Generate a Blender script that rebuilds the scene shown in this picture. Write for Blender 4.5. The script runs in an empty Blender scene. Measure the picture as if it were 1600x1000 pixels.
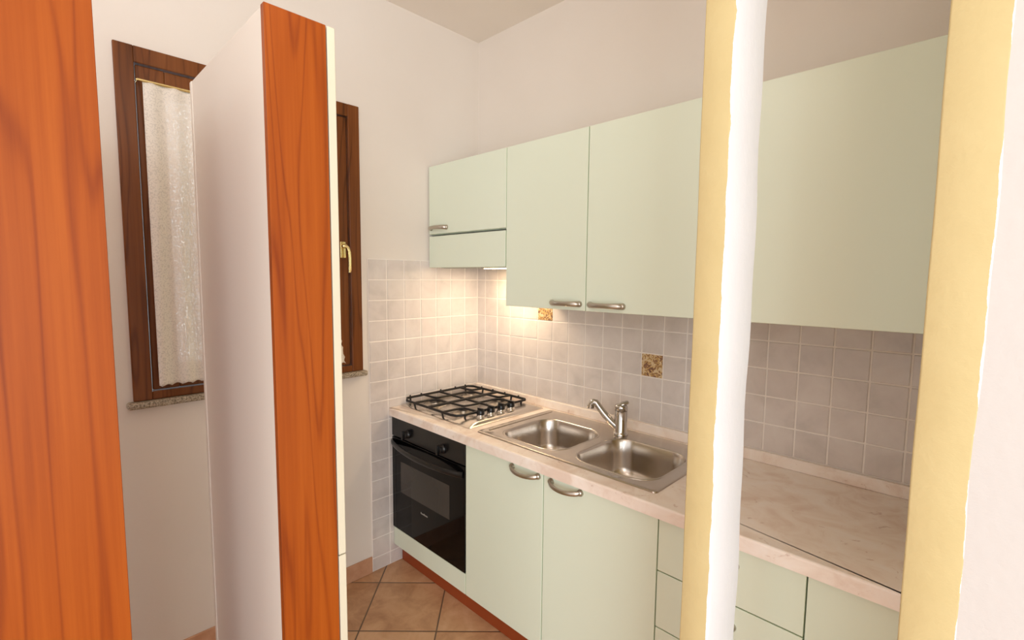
import bpy, bmesh, math, random
from mathutils import Vector, Matrix
random.seed(7)
scene = bpy.context.scene
PI = math.pi

# ------------------------------------------------------------------ camera
cam_data = bpy.data.cameras.new('camera')
cam_data.sensor_width = 36.0
cam_data.lens = 758.99 / 1600 * 36.0
cam_data.clip_start = 0.02
cam = bpy.data.objects.new('camera', cam_data)
scene.collection.objects.link(cam)
Rv = Vector((0.71135692, 0.70276935, 0.00930504))
Uv = Vector((-0.06860041, 0.05625036, 0.99605717))
Fv = Vector((-0.69947503, 0.70919048, -0.08822434))
m = Matrix((Rv, Uv, -Fv)).transposed().to_4x4()
m.translation = Vector((2.19144527, -1.92773045, 1.53157477))
cam.matrix_world = m
scene.camera = cam

# ------------------------------------------------------------------ light
world = bpy.data.worlds.new('world')
scene.world = world
world.use_nodes = True
world.node_tree.nodes['Background'].inputs[0].default_value = (1.0, 0.98, 0.975, 1)
world.node_tree.nodes['Background'].inputs[1].default_value = 1.15
scene.view_settings.view_transform = 'Standard'
scene.view_settings.look = 'None'
scene.view_settings.gamma = 1
scene.view_settings.exposure = 0.25


def area(name, loc, target, sx, sy, energy, col):
    l = bpy.data.lights.new(name, 'AREA')
    l.shape = 'RECTANGLE'; l.size = sx; l.size_y = sy
    l.energy = energy; l.color = col
    o = bpy.data.objects.new(name, l)
    scene.collection.objects.link(o)
    o.location = loc
    o.rotation_euler = (Vector(target) - Vector(loc)).to_track_quat('-Z', 'Y').to_euler()
    return o


area('window_daylight', (4.7, -3.5, 1.25), (0.4, -0.6, 0.9), 2.2, 2.2, 84, (0.86, 0.94, 1.0))
area('garden_daylight', (-0.8, -1.6, 1.9), (0.6, -1.5, 1.4), 3.4, 2.6, 105, (0.80, 0.91, 1.0))
area('room_fill', (3.4, -3.7, 2.5), (0.6, -0.3, 1.4), 0.9, 0.9, 8, (1.0, 0.93, 0.86))  # unseen warm fill light on the camera side, no fixture behind it
pl_ = bpy.data.lights.new('kitchen_fill', 'POINT'); pl_.energy = 3.5; pl_.shadow_soft_size = 0.14; pl_.color = (1.0, 0.95, 0.90)  # added fill light above the frame, brightens the kitchen; no fixture modelled
plo = bpy.data.objects.new('kitchen_fill', pl_); scene.collection.objects.link(plo); plo.location = (1.42, -1.55, 2.45)

# ------------------------------------------------------------------ helpers
def lin(c):
    return tuple(((x / 255) / 12.92 if x / 255 <= 0.04045 else ((x / 255 + 0.055) / 1.055) ** 2.4) for x in c) + (1,)


class NT:
    def __init__(s, name, rough=0.5, metal=0.0, col=(200, 200, 200)):
        s.m = bpy.data.materials.new(name); s.m.use_nodes = True
        s.t = s.m.node_tree; s.b = s.t.nodes['Principled BSDF']
        s.b.inputs['Base Color'].default_value = lin(col)
        s.b.inputs['Roughness'].default_value = rough
        s.b.inputs['Metallic'].default_value = metal

    def n(s, kind, **kw):
        nd = s.t.nodes.new('ShaderNode' + kind)
        for k, v in kw.items():
            if k in nd.inputs: nd.inputs[k].default_value = v
            else: setattr(nd, k, v)
        return nd

    def l(s, a, b): s.t.links.new(a, b)

    def coords(s, scale=(1, 1, 1), rot=(0, 0, 0)):
        tc = s.n('TexCoord'); mp = s.n('Mapping')
        mp.inputs['Scale'].default_value = scale; mp.inputs['Rotation'].default_value = rot
        s.l(tc.outputs['Object'], mp.inputs['Vector'])
        return mp.outputs['Vector']

    def ramp(s, fac, stops, interp='LINEAR'):
        r = s.n('ValToRGB'); cr = r.color_ramp; cr.interpolation = interp
        while len(cr.elements) < len(stops): cr.elements.new(0.5)
        for e, (p, c) in zip(cr.elements, stops):
            e.position = p; e.color = lin(c)
        s.l(fac, r.inputs['Fac'])
        return r.outputs['Color']

    def noise(s, vec, scale, detail=3, rough=0.5, dist=0.0):
        nd = s.n('TexNoise'); nd.inputs['Scale'].default_value = scale
        nd.inputs['Detail'].default_value = detail; nd.inputs['Roughness'].default_value = rough
        nd.inputs['Distortion'].default_value = dist
        s.l(vec, nd.inputs['Vector'])
        return nd.outputs['Fac']

    def bump(s, h, strength, dist=0.002):
        b = s.n('Bump'); b.inputs['Strength'].default_value = strength; b.inputs['Distance'].default_value = dist
        s.l(h, b.inputs['Height']); s.l(b.outputs['Normal'], s.b.inputs['Normal'])

    def math(s, op, a, b=None):
        nd = s.n('Math', operation=op)
        for i, v in enumerate((a, b)):
            if v is None: continue
            if isinstance(v, (int, float)): nd.inputs[i].default_value = v
            else: s.l(v, nd.inputs[i])
        return nd.outputs[0]

    def mix(s, fac, a, b, mode='MIX'):
        nd = s.n('Mix', data_type='RGBA', blend_type=mode)
        for i, v in ((0, fac), (6, a), (7, b)):
            if isinstance(v, (int, float)): nd.inputs[i].default_value = v
            elif isinstance(v, tuple): nd.inputs[i].default_value = lin(v)
            else: s.l(v, nd.inputs[i])
        return nd.outputs[2]


M = {}


def plaster(name, c1, c2, rough=0.85, bump=0.12):
    k = NT(name, rough); v = k.coords()
    k.l(k.ramp(k.noise(v, 2.2, 4), [(0.3, c1), (0.7, c2)]), k.b.inputs['Base Color'])
    k.bump(k.noise(v, 60, 5, 0.6), bump, 0.004)
    M[name] = k.m
    return k


plaster('wall_plaster', (232, 222, 211), (235, 226, 216))
plaster('ceiling_plaster', (240, 230, 219), (243, 234, 224))
plaster('white_plaster', (203, 199, 194), (208, 204, 199), bump=0.25)

# post: yellow end face, white side, ragged painted edge between them
k = NT('post_paint', 0.8); v = k.coords()
tc = k.n('TexCoord'); sp = k.n('SeparateXYZ'); k.l(tc.outputs['Object'], sp.inputs[0])
mp = k.n('Mapping'); mp.inputs['Scale'].default_value = (0.2, 0.2, 7); k.l(tc.outputs['Object'], mp.inputs['Vector'])
wob = k.math('MULTIPLY', k.math('SUBTRACT', k.noise(mp.outputs['Vector'], 1.0, 6, 0.62), 0.5), 0.018)
edge = k.math('GREATER_THAN', k.math('ADD', sp.outputs['X'], wob), 0.0)
yel = k.ramp(k.noise(v, 9, 4), [(0.3, (197, 178, 127)), (0.7, (201, 183, 133))])
k.l(k.mix(edge, yel, (232, 232, 234)), k.b.inputs['Base Color'])
k.bump(k.noise(v, 45, 5, 0.6), 0.35, 0.004)
M['post_paint'] = k.m


def laminate(name, col, rough=0.38, spec=0.4):
    k = NT(name, rough, 0, col); v = k.coords()
    k.bump(k.noise(v, 180, 2), 0.03, 0.001)
    k.b.inputs['Specular IOR Level'].default_value = spec
    M[name] = k.m


laminate('mint_laminate', (225, 233, 214), 0.36)
laminate('mint_edge', (198, 212, 180), 0.5)
laminate('cream_laminate', (218, 211, 188), 0.45)
laminate('white_melamine', (232, 224, 212), 0.5)
laminate('plinth_brown', (148, 66, 30), 0.45)
laminate('black_enamel', (13, 12, 12), 0.28, 0.5)
laminate('black_plastic', (16, 15, 15), 0.3, 0.5)
laminate('dark_gap', (40, 42, 36), 0.8, 0.1)
laminate('grey_print', (150, 146, 140), 0.5)


def wood(name, dark, mid, light, sx=7.0, sz=0.55, rings=34, rough=0.38, amount=0.75):
    k = NT(name, rough); k.b.inputs['Specular IOR Level'].default_value = 0.25
    v = k.coords((sx, sx, sz))
    n = k.noise(v, 0.9, 1.0, 0.4, 0.3)
    w = k.math('SINE', k.math('MULTIPLY', n, rings))
    w = k.math('ADD', k.math('MULTIPLY', w, 0.5), 0.5)
    w = k.math('POWER', w, 9.0)
    v2 = k.coords((120, 120, 2.2))
    fine = k.noise(v2, 1.0, 4, 0.6)
    v3 = k.coords((14, 14, 0.7))
    broad = k.noise(v3, 1.0, 2, 0.5)
    f = k.math('ADD', k.math('MULTIPLY', w, 0.22 * amount), k.math('MULTIPLY', fine, 0.35))
    f = k.math('ADD', f, k.math('MULTIPLY', broad, 0.45))
    k.l(k.ramp(f, [(0.25, light), (0.45, mid), (0.75, dark)]), k.b.inputs['Base Color'])
    M[name] = k.m
    return k


wood('cherry_wood', (122, 48, 5), (155, 73, 12), (170, 86, 20), sx=15.0, sz=0.9, rings=44, rough=0.42, amount=0.85)
wood('window_wood', (64, 34, 12), (112, 62, 26), (134, 80, 38), sx=16, sz=1.2, rings=40, rough=0.35)

# worktop: pinkish cream marble look
k = NT('worktop_marble', 0.35); v = k.coords()
c = k.ramp(k.noise(v, 9, 6, 0.6, 0.8), [(0.30, (232, 210, 194)), (0.5, (246, 232, 220)), (0.7, (250, 240, 232))])
vein = k.ramp(k.noise(v, 22, 5, 0.6, 1.5), [(0.30, (196, 164, 146)), (0.36, (255, 255, 255))])
k.l(k.mix(0.5, c, vein, 'MULTIPLY'), k.b.inputs['Base Color'])
M['worktop_marble'] = k.m

# wall tile glaze / grout
k = NT('tile_glaze', 0.3); v = k.coords()
a = k.noise(v, 7, 5, 0.6, 0.5)
k.l(k.ramp(a, [(0.28, (204, 195, 189)), (0.5, (218, 208, 202)), (0.72, (226, 218, 212))]), k.b.inputs['Base Color'])
k.bump(k.noise(v, 16, 3), 0.2, 0.004)
M['tile_glaze'] = k.m
laminate('grout', (246, 238, 230), 0.85, 0.2)

# decorative tile print: bands of ochre fruit on cream
k = NT('decor_print', 0.3); v = k.coords()
a = k.noise(v, 65, 3, 0.6, 1.2)
k.l(k.ramp(a, [(0.34, (104, 68, 58)), (0.44, (150, 110, 84)), (0.51, (205, 165, 92)), (0.56, (218, 196, 160))]),
    k.b.inputs['Base Color'])
M['decor_print'] = k.m

# floor tiles: 45 degree terracotta
k = NT('floor_tile', 0.42)
tc = k.n('TexCoord'); sp = k.n('SeparateXYZ'); k.l(tc.outputs['Object'], sp.inputs[0])
P_ = 0.334
u = k.math('MULTIPLY', k.math('ADD', sp.outputs['X'], sp.outputs['Y']), 0.70711)
w = k.math('MULTIPLY', k.math('SUBTRACT', sp.outputs['Y'], sp.outputs['X']), 0.70711)
def dist_line(x, off):
    t = k.math('DIVIDE', k.math('SUBTRACT', x, off), P_)
    fr = k.math('FRACT', k.math('ADD', t, 50.0))
    return k.math('MULTIPLY', k.math('MINIMUM', fr, k.math('SUBTRACT', 1.0, fr)), P_), k.math('FLOOR', k.math('ADD', t, 50.0))
d1, i1 = dist_line(u, -0.449)
d2, i2 = dist_line(w, -0.600)
d = k.math('MINIMUM', d1, d2)
g = k.math('LESS_THAN', d, 0.0032)
cb = k.n('CombineXYZ'); k.l(i1, cb.inputs[0]); k.l(i2, cb.inputs[1])
wn = k.n('TexWhiteNoise'); k.l(cb.outputs[0], wn.inputs['Vector'])
v = k.coords()
nn = k.noise(v, 11, 6, 0.65, 0.6)
f = k.math('ADD', k.math('MULTIPLY', nn, 0.75), k.math('MULTIPLY', wn.outputs['Value'], 0.25))
tcol = k.ramp(f, [(0.25, (170, 124, 88)), (0.5, (204, 158, 118)), (0.75, (222, 182, 144))])
k.l(k.mix(g, tcol, (112, 90, 72)), k.b.inputs['Base Color'])
hgt = k.math('MINIMUM', k.math('MULTIPLY', d, 160.0), 1.0)
k.bump(k.math('ADD', hgt, k.math('MULTIPLY', nn, 0.25)), 0.5, 0.003)
M['floor_tile'] = k.m
k = NT('terracotta', 0.45); v = k.coords()
k.l(k.ramp(k.noise(v, 11, 5, 0.6), [(0.3, (186, 134, 100)), (0.7, (212, 166, 134))]), k.b.inputs['Base Color'])
M['terracotta'] = k.m

# granite sill
k = NT('granite', 0.4); v = k.coords()
k.l(k.ramp(k.noise(v, 190, 3, 0.7), [(0.35, (96, 84, 68)), (0.5, (158, 142, 120)), (0.65, (200, 188, 168))]), k.b.inputs['Base Color'])
M['granite'] = k.m


def steel(name, col, rough, scale=(4, 300, 300), b=0.08, rv=0.08):
    k = NT(name, rough, 1.0, col); v = k.coords(scale)
    n = k.noise(v, 1.0, 3, 0.6)
    k.l(k.math('ADD', k.math('MULTIPLY', n, rv), rough - rv / 2), k.b.inputs['Roughness'])
    k.bump(n, b, 0.0004)
    M[name] = k.m


steel('sink_steel', (208, 200, 191), 0.24)
steel('hob_steel', (222, 214, 205), 0.27, (5, 5, 5), 0.0, 0.02)
steel('handle_nickel', (186, 178, 166), 0.30, (200, 200, 200))
steel('chrome', (196, 191, 186), 0.07, (5, 5, 5), 0.0, 0.02)
steel('brass', (222, 200, 140), 0.22, (50, 50, 50), 0.02)
laminate('burner_black', (26, 22, 20), 0.5)
laminate('cap_grey', (84, 76, 70), 0.4)
steel('burner_metal', (196, 186, 172), 0.35, (60, 60, 60))

k = NT('oven_glass', 0.05, 0, (9, 8, 8)); v = k.coords()
k.b.inputs['IOR'].default_value = 1.3
k.bump(k.noise(v, 2, 2), 0.02, 0.001)
M['oven_glass'] = k.m
k = NT('oven_window_glass', 0.06, 0, (50, 46, 42)); v = k.coords()
k.l(k.ramp(k.noise(v, 3, 2), [(0.3, (46, 42, 38)), (0.7, (58, 53, 48))]), k.b.inputs['Base Color'])
M['oven_window_glass'] = k.m
k = NT('pane_glass', 0.0, 0, (255, 255, 255)); k.b.inputs['Transmission Weight'].default_value = 1.0; k.b.inputs['IOR'].default_value = 1.45
M['pane_glass'] = k.m
# lace
k = NT('lace', 0.9, 0, (238, 230, 218)); v = k.coords()
vo = k.n('TexVoronoi'); vo.inputs['Scale'].default_value = 200; k.l(v, vo.inputs['Vector'])
al = k.math('ADD', k.math('MULTIPLY', k.math('LESS_THAN', vo.outputs['Distance'], 0.62), 0.16), 0.80)
k.l(al, k.b.inputs['Alpha'])
k.b.inputs['Subsurface Weight'].default_value = 0.0
M['lace'] = k.m
# lamp
k = NT('lamp_lens', 0.4, 0, (255, 240, 215))
k.b.inputs['Emission Color'].default_value = (1.0, 0.78, 0.48, 1); k.b.inputs['Emission Strength'].default_value = 14
M['lamp_lens'] = k.m
laminate('hood_grey', (170, 168, 160), 0.4)
laminate('hinge_dark', (60, 56, 52), 0.4)


# ---- mesh helpers
def link(name, bm, mat, parent=None, smooth=False, loc=None, autosmooth=None):
    me = bpy.data.meshes.new(name)
    bmesh.ops.recalc_face_normals(bm, faces=bm.faces)
    bm.to_mesh(me); bm.free()
    mats = mat if isinstance(mat, (list, tuple)) else [mat]
    for x in mats: me.materials.append(M[x])
    o = bpy.data.objects.new(name, me)
    scene.collection.objects.link(o)
    if loc is not None:
        o.location = loc
        me.transform(Matrix.Translation(-Vector(loc)))
    if smooth:
        for p in me.polygons: p.use_smooth = True
        if autosmooth:
            me.set_sharp_from_angle(angle=math.radians(autosmooth))
    if parent is not None:
        o.parent = parent
        o.matrix_parent_inverse = Matrix.Translation(-parent.location)
    return o


def box(bm, a, b, bevel=0.0, seg=2, mi=0):
    a, b = Vector(a), Vector(b)
    lo = Vector((min(a.x, b.x), min(a.y, b.y), min(a.z, b.z))); hi = Vector((max(a.x, b.x), max(a.y, b.y), max(a.z, b.z)))
    r = bmesh.ops.create_cube(bm, size=1.0, matrix=Matrix.Translation((lo + hi) / 2) @ Matrix.Diagonal((*(hi - lo), 1)))
    vs = r['verts']
    fs = set()
    for v in vs: fs.update(v.link_faces)
    if bevel > 0:
        es = set()
        for v in vs: es.update(v.link_edges)
        rr = bmesh.ops.bevel(bm, geom=list(es), offset=bevel, segments=seg, affect='EDGES', profile=0.5)
        fs = set(rr['faces']) | {f for f in fs if f.is_valid}
    for f in fs:
        if f.is_valid: f.material_index = mi
    return vs


def B(a, b, bevel=0.0, seg=2):
    bm = bmesh.new(); box(bm, a, b, bevel, seg); return bm


def frame_at(t, up=Vector((0, 0, 1))):
    t = t.normalized()
    if abs(t.dot(up)) > 0.98: up = Vector((0, 1, 0))
    s = t.cross(up).normalized(); return s, s.cross(t).normalized()


def tube(bm, pts, r, n=12, cap=True, sx=1.0, sy=1.0, closed=False):
    """r: number or list; sx, sy squash the section."""
    pts = [Vector(p) for p in pts]
    rings = []
    N = len(pts)
    up = Vector((0, 0, 1))
    for i, p in enumerate(pts):
        if closed: t = pts[(i + 1) % N] - pts[i - 1]
        else: t = pts[min(i + 1, N - 1)] - pts[max(i - 1, 0)]
        s, u_ = frame_at(t, up)
        rr = r[i] if isinstance(r, (list, tuple)) else r
        rings.append([bm.verts.new(p + s * math.cos(2 * PI * j / n) * rr * sx + u_ * math.sin(2 * PI * j / n) * rr * sy) for j in range(n)])
    for i in range(N if closed else N - 1):
        A_, B_ = rings[i], rings[(i + 1) % N]
        for j in range(n):
            bm.faces.new((A_[j], A_[(j + 1) % n], B_[(j + 1) % n], B_[j]))
    if cap and not closed:
        bm.faces.new(rings[0]); bm.faces.new(rings[-1][::-1])


def lathe(bm, prof, c=(0, 0, 0), axis='z', n=24):
    c = Vector(c)
    rings = []
    for r, h in prof:
        ring = []
        for j in range(n):
            a = 2 * PI * j / n
            if axis == 'z': p = Vector((r * math.cos(a), r * math.sin(a), h))
            elif axis == 'y': p = Vector((r * math.cos(a), h, r * math.sin(a)))
            else: p = Vector((h, r * math.cos(a), r * math.sin(a)))
            ring.append(bm.verts.new(c + p))
        rings.append(ring)
    for A_, B_ in zip(rings, rings[1:]):
        for j in range(n): bm.faces.new((A_[j], A_[(j + 1) % n], B_[(j + 1) % n], B_[j]))
    bm.faces.new(rings[0]); bm.faces.new(rings[-1][::-1])


def bez(p0, p1, p2, p3, n=12):
    p0, p1, p2, p3 = map(Vector, (p0, p1, p2, p3))
    return [p0 * (1 - t) ** 3 + p1 * 3 * t * (1 - t) ** 2 + p2 * 3 * t * t * (1 - t) + p3 * t ** 3 for t in [i / n for i in range(n + 1)]]


def thing(name, label, cat, loc=(0, 0, 0), group=None):
    o = bpy.data.objects.new(name, None)
    o.empty_display_size = 0.05
    scene.collection.objects.link(o); o.location = loc
    o['label'] = label; o['category'] = cat
    if group: o['group'] = group
    return o


def tag(o, label, cat, group=None):
    o['label'] = label; o['category'] = cat
    if group: o['group'] = group
    return o


def struct(o, label=None):
    o['kind'] = 'structure'
    if label: o['label'] = label
    return o


# ------------------------------------------------------------------ room shell
CZ = 2.864
struct(link('floor', B((-0.3, -4.2, -0.1), (4.8, 0.2, 0)), 'floor_tile'), 'brown terracotta floor tiles laid on the diagonal')
struct(link('ceiling', B((-0.3, -4.2, CZ), (4.8, 0.2, CZ + 0.1)), 'ceiling_plaster'), 'plain cream ceiling')
WY0, WY1, WZ0, WZ1 = -1.66, -0.758, 1.068, 2.322     # window opening
bm = bmesh.new()
box(bm, (-0.28, -4.2, 0), (0, WY0, CZ)); box(bm, (-0.28, WY1, 0), (0, 0.2, CZ))
box(bm, (-0.28, WY0, 0), (0, WY1, WZ0)); box(bm, (-0.28, WY0, WZ1), (0, WY1, CZ))
bmesh.ops.remove_doubles(bm, verts=bm.verts, dist=1e-4)
struct(link('wall_left', bm, 'wall_plaster'), 'off-white plaster wall with the wooden window')
struct(link('wall_back', B((0, 0, 0), (4.8, 0.2, CZ)), 'wall_plaster'), 'plaster wall behind the kitchen units')


# yellow and white posts that end the partition on the right
def post(name, x0, x1, y0, y1, label):
    bm = bmesh.new()
    n = 60
    rr = 0.003
    prof = [(x0, y1), (x0, y0 + rr), (x0 + rr * .3, y0 + rr * .3), (x0 + rr, y0), (x1 - rr * 1.6, y0), (x1 - rr * .6, y0 + rr * .5), (x1, y0 + rr * 1.6), (x1, y1)]
    rings = []
    for i in range(n + 1):
        z = CZ * i / n
        w1 = 0.0016 * math.sin(z * 9.1) + 0.0011 * math.sin(z * 23 + 1)
        rings.append([bm.verts.new((x + (w1 if x > (x0 + x1) / 2 else w1 * .3), y, z)) for x, y in prof])
    for A_, B_ in zip(rings, rings[1:]):
        for j in range(len(prof)):
            k2 = (j + 1) % len(prof)
            bm.faces.new((A_[j], A_[k2], B_[k2], B_[j]))
    bm.faces.new(rings[0]); bm.faces.new(rings[-1])
    return struct(link(name, bm, 'post_paint', smooth=True, loc=(x1 - 0.004, y0, 0), autosmooth=50), label)


post('wall_post', 1.744, 1.806, -0.93, -0.768, 'yellow plastered post with a white side, right of the drawers')
post('wall_partition', 2.118, 2.191, -0.93, -0.02, 'yellow end of the partition wall at the right')
struct(link('wall_right', B((2.1835, -0.9290, 0), (4.8, -0.80, CZ)), 'white_plaster'), 'white plaster wall at far right')

# terracotta skirting along the window wall
bm = bmesh.new()
y = -0.724
while y > -3.3:
    box(bm, (0.0005, y, 0.0005), (0.010, y - 0.331, 0.085), 0.0015, 1); y -= 0.334
struct(link('baseboard_left', bm, 'terracotta'), 'terracotta tile skirting under the window')

# tiled splashbacks
TP = 0.1029
TX0 = 0.0761 - TP


def tile_wall(name, cells, plane, label):
    bm = bmesh.new()
    g = 0.0026
    for (a0, a1, z0, z1) in cells:
        j = random.uniform(-0.0003, 0.0003)
        if plane == 'y': box(bm, (a0 + g, -0.0015, z0 + g), (a1 - g, -0.007 + j, z1 - g), 0.0018, 2)
        else: box(bm, (0.0015, a0 + g, z0 + g), (0.007 + j, a1 - g, z1 - g), 0.0018, 2)
    a0 = min(c[0] for c in cells); a1 = max(c[1] for c in cells)
    b0 = min(c[2] for c in cells); b1 = max(c[3] for c in cells)
    return bm


zs = [0.9972 + TP * i for i in range(-2, 7)]
decor = []
cells = []
for i in range(0, 21):
    xa = max(TX0 + i * TP, 0.007); xb = TX0 + (i + 1) * TP
    for q in range(len(zs) - 1):
        if (i, q) in ((11, 3), (5, 5)):
            decor.append((xa, xb, zs[q], zs[q + 1])); continue
        cells.append((xa, xb, zs[q], zs[q + 1]))
bm = tile_wall('x', cells, 'y', '')
t_back = struct(link('trim_1', bm, 'tile_glaze'), 'greyish pink square tiles behind the worktop')
link('grout', B((0.002, 0.0, 0.79), (TX0 + 21 * TP, -0.0045, zs[-1] + 0.001)), 'grout', t_back)
for n_, (xa, xb, za, zb) in enumerate(decor):
    g = 0.0022
    o = link('decorative_tile', B((xa + g, -0.0015, za + g), (xb - g, -0.0072, zb - g), 0.0016), 'decor_print', t_back)
    o['label'] = 'ochre and brown patterned tile'
cells = []
ys = [-0.721 + TP * i for i in range(8)]
ys[-1] = -0.007
zl = [zs[-1] - TP * i for i in range(0, 17)]
zl = [z for z in zl if z > 0.02] + [0.001]
for i in range(7):
    for q in range(len(zl) - 1):
        if i > 1 and zl[q] < 0.7: continue
        cells.append((ys[i], ys[i + 1], zl[q + 1], zl[q]))
bm = tile_wall('x', cells, 'x', '')
t_left = struct(link('trim_2', bm, 'tile_glaze'), 'greyish pink square tiles on the window wall beside the hob')
link('grout', B((0.0, -0.7215, 0.0005), (0.0045, -0.001, zs[-1] + 0.001)), 'grout', t_left)

# ------------------------------------------------------------------ window in the left wall
win = bpy.data.objects.new('window_1', None); scene.collection.objects.link(win)
win.location = (0, (WY0 + WY1) / 2, WZ0); struct(win, 'dark brown wooden window')
bm = bmesh.new()
fw = 0.056
box(bm, (-0.06, WY1 + 0.0, WZ0), (0.012, WY1 - fw, WZ1), 0.003)
box(bm, (-0.06, WY0 + fw, WZ0), (0.012, WY0, WZ1), 0.003)
box(bm, (-0.06, WY0 + fw, WZ1 - fw), (0.011, WY1 - fw, WZ1), 0.003)
box(bm, (-0.06, WY0 + fw, WZ0), (0.011, WY1 - fw, WZ0 + 0.03), 0.003)
link('window_frame', bm, 'window_wood', win)
bm = bmesh.new()
ca, cb_ = WY1 - fw - 0.004, WY0 + fw + 0.004
z0, z1 = WZ0 + 0.033, WZ1 - fw - 0.004
cw = 0.085
box(bm, (-0.055, ca, z0), (0.0, ca - cw, z1), 0.004)
box(bm, (-0.055, cb_ + cw, z0), (0.0, cb_, z1), 0.004)
box(bm, (-0.055, ca - cw, z1 - cw), (-0.001, cb_ + cw, z1), 0.004)
box(bm, (-0.055, ca - cw, z0), (-0.001, cb_ + cw, z0 + cw), 0.004)
cas = link('casement', bm, 'window_wood', win)
link('pane', B((-0.032, ca - cw + 0.002, z0 + cw - 0.002), (-0.026, cb_ + cw - 0.002, z1 - cw + 0.002)), 'pane_glass', win)
# brass handle on the casement stile
hy = -0.847
bm = bmesh.new()
box(bm, (0.0005, hy - 0.014, 1.612), (0.008, hy + 0.014, 1.690), 0.004, 3)
lathe(bm, [(0.011, 0.006), (0.011, 0.020), (0.009, 0.034), (0.006, 0.036)], (0, hy, 1.668), 'x', 20)
tube(bm, bez((0.028, hy, 1.668), (0.046, hy + 0.012, 1.672), (0.044, hy + 0.018, 1.63), (0.036, hy + 0.016, 1.545), 14),
     [0.008] * 4 + [0.0078] * 9 + [0.0085, 0.006], 14, sx=1.0, sy=0.8)
h = link('handle', bm, 'brass', win, True, autosmooth=50); h['label'] = 'polished brass handle'
# granite sill
h = link('window_sill', B((-0.10, WY0 - 0.02, WZ0 - 0.026), (0.035, WY1 + 0.014, WZ0 - 0.001), 0.008, 3), 'granite', win)
h['label'] = 'speckled granite sill'

# lace curtain hanging in front of the casement
bm = bmesh.new()
NZ, NY = 70, 90
grid = []
for i in range(NZ + 1):
    t = i / NZ
    z = 2.20 - t * 1.085
    right = -0.925 + 0.068 * max(0, (t - 0.62) / 0.38) ** 1.0
    left = -1.585
    row = []
    for j in range(NY + 1):
        s = j / NY
        y = right + (left - right) * s + (0.004 * math.sin(z * 160) if j == 0 else 0)
        x = 0.030 + 0.009 * math.sin(s * 60 + 0.6 * math.sin(z * 4)) * (0.5 + 0.5 * t)
        zz = z + (0.008 * abs(math.sin(s * 70)) if i == NZ else 0)
        row.append(bm.verts.new((x, y, zz)))
    grid.append(row)
for i in range(NZ):
    for j in range(NY): bm.faces.new((grid[i][j], grid[i][j + 1], grid[i + 1][j + 1], grid[i + 1][j]))
cur = thing('lace_curtain', 'white lace curtain with scalloped edge hanging at the brown window', 'curtain', (0.03, -1.25, 1.115))
c_ = link('fabric', bm, 'lace', cur, True)
sol = c_.modifiers.new('thickness', 'SOLIDIFY'); sol.thickness = 0.0012
bm = bmesh.new(); tube(bm, [(0.03, -0.905, 2.203), (0.03, -1.60, 2.203)], 0.005, 12)
for y in (-0.905, -1.60): lathe(bm, [(0.003, -0.03), (0.003, 0.0)], (0.03, y, 2.203), 'x', 10)
link('rod', bm, 'brass', cur, True, autosmooth=50)

# ------------------------------------------------------------------ handles
def bow_handle(parent, xa, xb, y, z, out=0.030, r=0.0070, drop=0.0):
    bm = bmesh.new()
    n = 22
    pts = []; rad = []
    for i in range(n + 1):
        s = i / n
        e = math.sin(PI * s) ** 0.55
        pts.append((xa + 0.008 + (xb - xa - 0.016) * s, y - 0.004 - out * e, z - drop * e))
        rad.append(r * (1.25 - 0.25 * math.sin(PI * s)))
    tube(bm, pts, rad, 14, sx=0.85, sy=1.15)
    for x in (xa + 0.008, xb - 0.008):
        lathe(bm, [(0.0125, 0), (0.0125, -0.005), (0.0105, -0.010), (0.006, -0.014)], (x, y + 0.0003, z), 'y', 18)
    return link('handle', bm, 'handle_nickel', parent, True, autosmooth=60)


def door_panel(parent, name, x0, x1, y, z0, z1, th=0.018, gap=0.0016):
    bm = bmesh.new()
    box(bm, (x0 + gap, y, z0 + gap), (x1 - gap, y + th, z1 - gap), 0.0022, 3)
    for f in bm.faces:                                   # edge banding: slightly greener
        c = f.calc_center_median(); nrm = f.normal
        if abs(nrm.y) < 0.5 and (nrm.length > 0): f.material_index = 1
    o = link(name, bm, ['mint_laminate', 'mint_edge'], parent)
    return o


FY = -0.596     # base door face
BT, BB = 0.810, 0.105


def base_carcass(root, x0, x1, front_only=False):
    bm = bmesh.new()
    y0, y1 = FY + 0.020, -0.010
    t = 0.016
    x0 += 0.0006; x1 -= 0.0006
    box(bm, (x0, y0, BB), (x0 + t, y1, BT - 0.001)); box(bm, (x1 - t, y0, BB), (x1, y1, BT - 0.001))
    box(bm, (x0 + t, y0, BB), (x1 - t, y1, BB + t)); box(bm, (x0 + t, y1 - 0.006, BB + t), (x1 - t, y1, BT - 0.001))
    return link('carcass', bm, 'white_melamine', root)


# oven housing
r = thing('base_cabinet', 'mint green base cabinet holding the black oven, with a filler strip below', 'cabinet', (0.3, -0.3, 0.1), 'base cabinets under the worktop')
base_carcass(r, 0.008, 0.6)
door_panel(r, 'filler_panel', 0.008, 0.6, FY, BB, 0.205)
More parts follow.
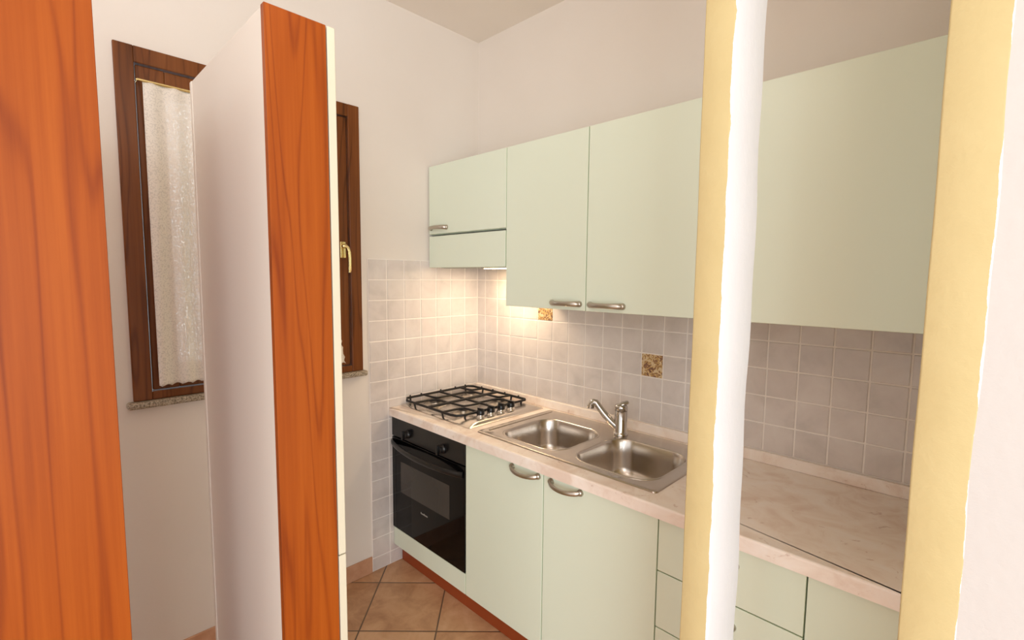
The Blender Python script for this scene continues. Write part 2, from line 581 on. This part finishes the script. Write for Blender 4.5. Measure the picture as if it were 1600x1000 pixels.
# door cabinets
for (x0, x1, hx0, hx1, lab) in (
        (0.60, 1.05, 0.881, 1.033, 'mint green base cabinet between oven and sink cabinet, handle at its top right'),
        (1.05, 1.514, 1.081, 1.229, 'mint green base cabinet under the right sink bowl, handle at its top left')):
    r = thing('base_cabinet', lab, 'cabinet', ((x0 + x1) / 2, -0.3, 0.1), 'base cabinets under the worktop')
    base_carcass(r, x0, x1)
    d_ = door_panel(r, 'door', x0, x1, FY, BB, BT - 0.002)
    bow_handle(d_, hx0, hx1, FY, 0.7865, drop=0.006)
    d_.children[0].matrix_parent_inverse = Matrix.Translation(-r.location) if False else d_.children[0].matrix_parent_inverse
r = thing('drawer_cabinet', 'mint green drawer unit right of the sink cabinet', 'cabinet', (1.714, -0.3, 0.1), 'base cabinets under the worktop')
base_carcass(r, 1.514, 1.914)
for za, zb in ((0.636, 0.808), (0.453, 0.636), (0.278, 0.453), (0.105, 0.278)):
    d_ = door_panel(r, 'drawer', 1.514, 1.914, FY, za, zb)
    bow_handle(d_, 1.650, 1.750, FY, (za + zb) / 2 + 0.03)
r = thing('base_cabinet', 'narrow mint green base cabinet seen between the two yellow posts', 'cabinet', (2.0, -0.3, 0.1), 'base cabinets under the worktop')
base_carcass(r, 1.914, 2.112)
door_panel(r, 'door', 1.914, 2.112, FY, BB, BT - 0.002)

# plinth
bm = B((0.012, -0.548, 0.001), (2.112, -0.532, 0.100), 0.001, 1)
tag(link('plinth', bm, 'plinth_brown'), 'reddish brown plinth board under the base cabinets', 'plinth')

# ------------------------------------------------------------------ oven
ov = thing('oven', 'black built-in oven below the gas hob', 'oven', (0.303, -0.3, 0.206))
bm = bmesh.new(); box(bm, (0.028, FY + 0.024, 0.222), (0.580, -0.04, 0.800), 0.004)
link('body', bm, 'black_enamel', ov)
bm = bmesh.new(); box(bm, (0.008, FY - 0.004, 0.704), (0.599, FY + 0.022, 0.808), 0.003, 3)
link('control_panel', bm, 'black_enamel', ov)
for x in (0.155, 0.441):
    bm = bmesh.new()
    lathe(bm, [(0.023, 0.0), (0.023, -0.005), (0.020, -0.008), (0.0185, -0.022), (0.016, -0.024)], (x, FY - 0.004, 0.741), 'y', 28)
    box(bm, (x - 0.0055, FY - 0.040, 0.741 - 0.021), (x + 0.0055, FY - 0.024, 0.741 + 0.021), 0.002)
    link('knob', bm, 'black_plastic', ov, True, autosmooth=40)
bm = bmesh.new(); box(bm, (0.008, FY - 0.004, 0.208), (0.599, FY + 0.022, 0.698), 0.003, 3)
od = link('door', bm, 'oven_glass', ov)
# inner window: lighter glass, set 1 mm proud on the door sheet
bm = bmesh.new(); box(bm, (0.088, FY - 0.0048, 0.418), (0.491, FY - 0.0030, 0.581), 0.0006, 1)
ow = link('window_glass', bm, 'oven_window_glass', od); ow['label'] = 'grey oven window'
# bowed handle
bm = bmesh.new(); pts = []
for i in range(31):
    s = i / 30
    pts.append((0.018 + 0.570 * s, FY - 0.006 - 0.050 * math.sin(PI * s) ** 0.7, 0.672 - 0.012 * s))
tube(bm, pts, 0.0115, 14, sx=0.8, sy=1.25)
link('handle', bm, 'black_plastic', od, True, autosmooth=60)
# illegible small maker's line: printed strip of tiny strokes
bm = bmesh.new()
x = 0.264
for i in range(9):
    w_ = random.choice((0.0035, 0.0045, 0.005)); hh = 0.010 if i in (0, 4) else 0.0065
    box(bm, (x, FY - 0.0046, 0.3655), (x + w_, FY - 0.0039, 0.3655 + hh)); x += w_ + 0.0018
link('badge', bm, 'grey_print', od)

# ------------------------------------------------------------------ worktop (hole for the sink)
def rect_pts(x0, x1, y0, y1, r, n=8):
    pts = []
    for cx, cy, a0 in ((x1 - r, y1 - r, 0), (x0 + r, y1 - r, 90), (x0 + r, y0 + r, 180), (x1 - r, y0 + r, 270)):
        for i in range(n + 1):
            a = math.radians(a0 + 90 * i / n); pts.append((cx + r * math.cos(a), cy + r * math.sin(a)))
    return pts


def loop(bm, pts, z):
    vs = [bm.verts.new((x, y, z)) for x, y in pts]
    return vs, [bm.edges.new((vs[i], vs[(i + 1) % len(vs)])) for i in range(len(vs))]


def skin(bm, A_, B_):
    n = len(A_); return [bm.faces.new((A_[i], A_[(i + 1) % n], B_[(i + 1) % n], B_[i])) for i in range(n)]


ZT = 0.851
WX1 = 2.112
wt = thing('worktop', 'long cream marbled worktop carrying hob and sink', 'worktop', (1.0, -0.3, BT))
bm = bmesh.new()
out = rect_pts(0.008, WX1, -0.616, -0.0085, 0.0005, 1)
hole = rect_pts(0.640, 1.456, -0.523, -0.067, 0.02, 4)
e1 = loop(bm, out, ZT); e2 = loop(bm, hole, ZT)
bmesh.ops.triangle_fill(bm, use_beauty=True, edges=e1[1] + e2[1])
e3 = loop(bm, out, BT); e4 = loop(bm, hole, BT)
bmesh.ops.triangle_fill(bm, use_beauty=True, edges=e3[1] + e4[1])
skin(bm, e1[0], e3[0]); skin(bm, e2[0], e4[0])
# round the long front top edge
fe = [e for e in bm.edges if all(abs(v.co.y + 0.616) < 0.002 and abs(v.co.z - ZT) < 1e-4 for v in e.verts)]
bmesh.ops.bevel(bm, geom=fe, offset=0.007, segments=4, affect='EDGES', profile=0.5)
link('slab', bm, 'worktop_marble', wt)
bm = bmesh.new()
box(bm, (0.0085, -0.024, ZT), (WX1, -0.0078, 0.894), 0.004, 3)
tag(link('upstand', bm, 'worktop_marble'), 'cream marbled upstand strip along the back of the worktop', 'splash strip')

# ------------------------------------------------------------------ gas hob
hob = thing('gas_hob', 'stainless steel gas hob with four burners set in the worktop', 'hob', (0.29, -0.295, ZT))
HX0, HX1, HY0, HY1 = 0.010, 0.572, -0.548, -0.042
bm = bmesh.new()
def plate(bm, rings):
    prev = None
    first = None
    for pts, z in rings:
        vs = [bm.verts.new((x, y, z)) for x, y in pts]
        if prev: skin(bm, prev, vs)
        else: first = vs
        prev = vs
    bm.faces.new(prev); bm.faces.new(first[::-1])
def ins(d, r, x0=HX0, x1=HX1, y0=HY0, y1=HY1): return rect_pts(x0 + d, x1 - d, y0 + d, y1 - d, r, 6)
plate(bm, [(ins(0, .012), ZT + 0.0003), (ins(0, .012), ZT + 0.003), (ins(0.006, .012), ZT + 0.007), (ins(0.016, .012), ZT + 0.0085),
           (ins(0.024, .014), ZT + 0.0075), (ins(0.030, .014), ZT + 0.006)])
tray = link('tray', bm, 'hob_steel', hob, True, autosmooth=40)
bm = bmesh.new()
cx0, cx1, cy0, cy1 = 0.432, 0.566, -0.543, -0.047
plate(bm, [(rect_pts(cx0, cx1, cy0, cy1, .01, 6), ZT + 0.005), (rect_pts(cx0 + .010, cx1 - .003, cy0 + .020, cy1 - .020, .02, 6), ZT + 0.014),
           (rect_pts(cx0 + .022, cx1 - .010, cy0 + .045, cy1 - .045, .03, 6), ZT + 0.0195), (rect_pts(cx0 + .030, cx1 - .018, cy0 + .06, cy1 - .06, .03, 6), ZT + 0.0200)])
link('control_panel', bm, 'hob_steel', hob, True, autosmooth=40)
for y in (-0.427, -0.360, -0.292, -0.224):
    bm = bmesh.new()
    lathe(bm, [(0.0235, 0.019), (0.0235, 0.022), (0.0195, 0.025), (0.0180, 0.031)], (0.508, y, ZT), 'z', 24)
    sk = link('knob_base', bm, 'hob_steel', hob, True, autosmooth=40); sk['label'] = 'chrome knob base'
    bm = bmesh.new()
    lathe(bm, [(0.0180, 0.031), (0.0195, 0.034), (0.0185, 0.050), (0.0160, 0.053)], (0.508, y, ZT), 'z', 24)
    box(bm, (0.508 - 0.018, y - 0.0055, ZT + 0.050), (0.508 + 0.018, y + 0.0055, ZT + 0.062), 0.002)
    link('knob', bm, 'black_plastic', hob, True, autosmooth=40)
bcs = [(0.135, -0.412, 0.040), (0.367, -0.414, 0.030), (0.130, -0.160, 0.030), (0.355, -0.160, 0.042)]
for x, y, rr in bcs:
    bm = bmesh.new()
    lathe(bm, [(rr + 0.022, 0.0055), (rr + 0.018, 0.008), (rr + 0.004, 0.009), (rr, 0.012), (rr - 0.003, 0.022), (rr - 0.010, 0.023)], (x, y, ZT), 'z', 32)
    bn = link('burner', bm, 'burner_metal', hob, True, autosmooth=40)
    bm = bmesh.new()
    lathe(bm, [(rr - 0.006, 0.0228), (rr - 0.004, 0.026), (rr - 0.008, 0.030), (0.004, 0.0315)], (x, y, ZT), 'z', 32)
    link('burner_cap', bm, 'cap_grey', bn, True, autosmooth=50)
# pan supports: a left and a right grate, bars bent towards every burner
GZ = ZT + 0.036
GX = (0.022, 0.250, 0.478); GY = (-0.545, -0.304, -0.075)
for gi, (xa, xb) in enumerate(((GX[0], GX[1] - 0.003), (GX[1] + 0.003, GX[2]))):
    bm = bmesh.new()
    ch = 0.030
    if gi == 0:
        outl = [(xb, GY[0]), (xa + ch * 1.5, GY[0]), (xa, GY[0] + ch), (xa, GY[2] - ch * .7), (xa + ch, GY[2]), (xb, GY[2])]
    else:
        outl = [(xa, GY[2]), (xb - ch * .4, GY[2]), (xb, GY[2] - ch * .4), (xb, GY[0] + ch * 1.4), (xb - ch * .5, GY[0] + ch * .35), (xb - ch * 1.6, GY[0]), (xa, GY[0])]
    tube(bm, [(x, y, GZ) for x, y in outl], 0.0064, 8, closed=True)
    tube(bm, [(xa, GY[1], GZ), (xb, GY[1], GZ)], 0.0060, 8)
    for q in range(2):
        bx, by, rr = bcs[gi + 2 * q]
        ya, yb = (GY[0], GY[1]) if q == 0 else (GY[1], GY[2])
        o_ = 0.017
        tube(bm, [(xa, by + .004, GZ), (bx - .055, by + .006, GZ)] + bez((bx - .038, by + .007, GZ), (bx - .016, by + .010, GZ), (bx - .011, by + .014, GZ), (bx - .008, by + .034, GZ), 8) + [(bx - .004, by + .055, GZ), (bx, yb, GZ)], 0.0058, 8)
        tube(bm, [(xb, by - .004, GZ), (bx + .055, by - .006, GZ)] + bez((bx + .038, by - .007, GZ), (bx + .016, by - .010, GZ), (bx + .011, by - .014, GZ), (bx + .008, by - .034, GZ), 8) + [(bx + .004, by - .055, GZ), (bx, ya, GZ)], 0.0058, 8)
    # feet and small pegs standing on the outer bar
    for y in (GY[0] + .05, (GY[0] + GY[1]) / 2, GY[1] + .01, (GY[1] + GY[2]) / 2, GY[2] - .04):
        x = xa if gi == 0 else xb
        if gi == 0:
            tube(bm, [(x, y, GZ), (x, y, GZ + 0.012)], [0.0062, 0.0040], 8)
        if y in (GY[0] + .05, GY[2] - .04):
            tube(bm, [(x, y, GZ), (x + (0.004 if gi == 0 else -0.004), y, ZT + 0.0195 if gi else ZT + 0.0085)], 0.0050, 8)
    for x in ((xa + .10, xb - .03) if gi == 0 else (xa + .06, xb - .06)):
        tube(bm, [(x, GY[2], GZ), (x, GY[2], GZ + 0.011)], [0.0062, 0.0040], 8)
    for y in (GY[0], GY[2]):
        x = (xa + xb) / 2
        tube(bm, [(x, y, GZ), (x, y + (.006 if y < -.3 else -.006), ZT + 0.0085)], 0.0050, 8)
    g_ = link('pan_support', bm, 'burner_black', hob, True, autosmooth=60)

# ------------------------------------------------------------------ sink
sk = thing('double_sink', 'stainless steel double bowl sink set in the cream worktop', 'sink', (1.05, -0.295, ZT))
SX0, SX1, SY0, SY1 = 0.618, 1.478, -0.550, -0.045
DZ = ZT + 0.0045
bowls = [(0.698, 1.034, -0.502, -0.163), (1.092, 1.428, -0.502, -0.163)]
bm = bmesh.new()
NC = 12
rim0 = loop(bm, rect_pts(SX0, SX1, SY0, SY1, 0.014, NC), ZT + 0.0004)
rim1 = loop(bm, rect_pts(SX0 + .002, SX1 - .002, SY0 + .002, SY1 - .002, 0.013, NC), ZT + 0.0045)
rim2 = loop(bm, rect_pts(SX0 + .009, SX1 - .009, SY0 + .009, SY1 - .009, 0.011, NC), ZT + 0.0062)
rim3 = loop(bm, rect_pts(SX0 + .018, SX1 - .018, SY0 + .018, SY1 - .018, 0.011, NC), DZ - 0.0005)
skin(bm, rim0[0], rim1[0]); skin(bm, rim1[0], rim2[0]); skin(bm, rim2[0], rim3[0])
edges = list(rim3[1])
starts = []
for (x0, x1, y0, y1) in bowls:
    l_ = loop(bm, rect_pts(x0 - .010, x1 + .010, y0 - .010, y1 + .010, 0.098, NC), DZ - 0.0005); starts.append(l_); edges += l_[1]
bmesh.ops.triangle_fill(bm, use_beauty=True, edges=edges)
deck = link('deck', bm, 'sink_steel', sk, True, autosmooth=30)
for bi, (x0, x1, y0, y1) in enumerate(bowls):
    bm = bmesh.new()
    spec = [(-.010, .098, -.0005), (-.006, .094, .0012), (-.002, .090, .0008), (0, .088, -.002), (.004, .085, -.012), (.010, .082, -.06), (.016, .080, -.11),
            (.021, .078, -.128), (.030, .073, -.143), (.045, .062, -.152), (.065, .05, -.156), (.10, .035, -.158), (.135, .02, -.160)]
    prev = None
    for dd, rr, dz in spec:
        vs = [bm.verts.new((x, y, DZ + dz)) for x, y in rect_pts(x0 + dd, x1 - dd, y0 + dd, y1 - dd, rr, NC)]
        if prev: skin(bm, prev, vs)
        prev = vs
    bm.faces.new(prev)
    o = link('bowl', bm, 'sink_steel', sk, True)
    so = o.modifiers.new('thickness', 'SOLIDIFY'); so.thickness = 0.0012; so.offset = -1
    bm = bmesh.new()
    lathe(bm, [(0.043, 0.0), (0.043, 0.002), (0.036, 0.003), (0.030, 0.0005), (0.012, 0.0005), (0.011, 0.004), (0.004, 0.005)], ((x0 + x1) / 2, (y0 + y1) / 2, DZ - .1605), 'z', 30)
    link('drain', bm, 'chrome', o, True, autosmooth=40)
# pressed ridge left of the bowls
bm = bmesh.new()
box(bm, (0.644, -0.500, DZ - 0.001), (0.652, -0.070, DZ + 0.0035), 0.002, 3)
link('ridge', bm, 'sink_steel', sk, True, autosmooth=40)

# ------------------------------------------------------------------ mixer tap
tap = thing('mixer_tap', 'chrome single lever mixer tap between the two sink bowls', 'tap', (1.085, -0.125, DZ))
TXc, TYc = 1.084, -0.128
bm = bmesh.new()
lathe(bm, [(0.033, 0.0), (0.033, 0.006), (0.029, 0.011), (0.0270, 0.014), (0.0275, 0.106)], (TXc, TYc, DZ), 'z', 32)
link('body', bm, 'chrome', tap, True, autosmooth=40)
bm = bmesh.new()
lathe(bm, [(0.0262, 0.107), (0.0285, 0.109), (0.0285, 0.124), (0.025, 0.131), (0.014, 0.135), (0.002, 0.136)], (TXc, TYc, DZ), 'z', 32)
tube(bm, bez((TXc - .004, TYc - .006, DZ + .126), (TXc + .006, TYc + .002, DZ + .137), (TXc + .014, TYc + .010, DZ + .140), (TXc + .022, TYc + .020, DZ + .143), 10), [0.018] * 6 + [0.016] * 4 + [0.012], 14, sx=1.0, sy=0.5)
link('lever', bm, 'chrome', tap, True, autosmooth=60)
bm = bmesh.new()
P0 = Vector((TXc - .010, TYc - .010, DZ + 0.032)); T = Vector((0.968, -0.178, 0.984))
pts = bez(P0, P0 + Vector((-.03, -.012, .02)), T + Vector((.040, .016, -.035)), T + Vector((.016, .006, .001)), 12) + [T + Vector((.006, .002, .002)), T + Vector((-.002, 0, -.004)), T + Vector((-.006, -.002, -.014))]
tube(bm, pts, [0.0155] * 8 + [0.0145] * 6 + [0.0155, 0.0155], 16)
lathe(bm, [(0.0158, 0.0), (0.0158, -0.014), (0.012, -0.015)], T + Vector((-.006, -.002, -.012)), 'z', 20)
link('spout', bm, 'chrome', tap, True, autosmooth=60)

# ------------------------------------------------------------------ wall cabinets
UY = -0.358
UB, UT, HB, HS = 1.398, 2.112, 1.576, 1.751


def wall_carcass(root, x0, x1, z0, z1):
    bm = bmesh.new(); x0 += 0.0006; x1 -= 0.0006
    y0, y1 = UY + 0.020, -0.0085
    t = 0.016
    box(bm, (x0, y0, z0), (x0 + t, y1, z1)); box(bm, (x1 - t, y0, z0), (x1, y1, z1))
    box(bm, (x0 + t, y0, z0), (x1 - t, y1, z0 + t)); box(bm, (x0 + t, y0, z1 - t), (x1 - t, y1, z1)); box(bm, (x0 + t, y1 - .005, z0 + t), (x1 - t, y1, z1 - t))
    link('carcass', bm, 'mint_laminate', root)


r = thing('wall_cabinet', 'short mint green wall cabinet with lift-up door above the hood', 'cabinet', (0.3, -0.17, HS), 'mint wall cabinets')
wall_carcass(r, 0.008, 0.6, HS + .001, UT)
d_ = door_panel(r, 'door', 0.008, 0.6, UY, HS + .002, UT)
bow_handle(d_, 0.022, 0.170, UY, 1.785, r=0.0083)
for (x0, x1, hx, lab) in ((0.60, 1.05, (0.873, 1.030), 'tall mint green wall cabinet right of the hood, handle at its lower right'),
                          (1.05, 1.514, (1.066, 1.228), 'wide mint green wall cabinet above the sink, handle at its lower left'),
                          (1.514, 2.112, None, 'mint green wall cabinet seen between the two yellow posts')):
    r = thing('wall_cabinet', lab, 'cabinet', ((x0 + x1) / 2, -0.17, UB), 'mint wall cabinets')
    wall_carcass(r, x0, x1, UB + .002, UT)
    d_ = door_panel(r, 'door', x0, x1, UY, UB, UT)
    if hx: bow_handle(d_, hx[0], hx[1], UY, 1.426, r=0.0083)

# built-in extractor hood
hd = thing('range_hood', 'mint fronted extractor hood with a lit lamp over the gas hob', 'hood', (0.3, -0.17, HB))
bm = bmesh.new(); box(bm, (0.010, UY + 0.022, HB + .004), (0.598, -0.0085, HS - .002), 0.002)
link('housing', bm, 'hood_grey', hd)
d_ = door_panel(hd, 'front_panel', 0.008, 0.598, UY, HB, HS - .006)
bm = bmesh.new(); box(bm, (0.05, UY + 0.05, HB + .0005), (0.55, -0.215, HB + .0035), 0.001, 1)
for i in range(24): box(bm, (0.06 + i * .020, UY + 0.06, HB - .0012), (0.072 + i * .020, -0.225, HB + .001))
link('grease_filter', bm, 'hood_grey', hd)
bm = bmesh.new(); box(bm, (0.28, -0.205, HB - .0035), (0.50, -0.135, HB + .003), 0.002, 2)
lp = link('lamp_cover', bm, 'lamp_lens', hd); lp['label'] = 'lit lamp cover'
ll = bpy.data.lights.new('hood_lamp', 'AREA'); ll.shape = 'RECTANGLE'; ll.size = 0.2; ll.size_y = 0.06
ll.energy = 2.0; ll.color = (1.0, 0.76, 0.50)
lo = bpy.data.objects.new('hood_lamp', ll); scene.collection.objects.link(lo)
lo.location = (0.39, -0.17, HB - .006); lo.parent = hd; lo.matrix_parent_inverse = Matrix.Translation(-hd.location)

# ------------------------------------------------------------------ tall units at the left
tc_ = thing('tall_cabinet', 'tall cabinet with orange cherry wood side and cream doors, right of the wardrobe', 'cabinet', (0.8, -1.48, 0))
YF, YB, TXF, TH = -1.4225, -1.551, 1.11, 2.079
o = link('side_panel', B((TXF - 0.018, YB, 0), (TXF, YF, TH), 0.001, 1), 'cherry_wood', tc_)
o['label'] = 'orange cherry wood side panel'
link('side_panel', B((0.51, YB, 0), (0.528, YF, TH), 0.001, 1), 'white_melamine', tc_)
bm = bmesh.new()
box(bm, (0.528, YB + .002, 0.06), (TXF - 0.0185, YB + .008, TH - .001)); box(bm, (0.528, YB + .008, TH - .019), (TXF - .0185, YF, TH - .001)); box(bm, (0.528, YB + .008, 0.06), (TXF - .0185, YF, 0.078))
link('back_panel', bm, 'white_melamine', tc_)
for za, zb in ((0.06, 0.853), (0.856, TH)):
    link('door', B((0.512, YF + .003, za), (TXF - .0005, YF + .021, zb), 0.0012, 1), 'cream_laminate', tc_)

wd = thing('wardrobe', 'orange cherry wood wardrobe cut off by the left edge of the photo', 'wardrobe', (0.8, -2.2, 0))
link('side_panel', B((1.090, -2.6, 0), (1.11, -1.818, 1.985), 0.001, 1), 'cherry_wood', wd)
link('side_panel', B((0.51, -2.6, 0), (0.53, -1.818, 1.985), 0.001, 1), 'cherry_wood', wd)
link('back_panel', B((0.531, -1.83, 0.02), (1.089, -1.822, 1.965)), 'cherry_wood', wd)
link('top_panel', B((0.531, -2.6, 1.966), (1.089, -1.82, 1.984)), 'cherry_wood', wd)
link('door', B((0.512, -2.621, 0.02), (1.108, -2.602, 1.983), 0.002), 'cherry_wood', wd)
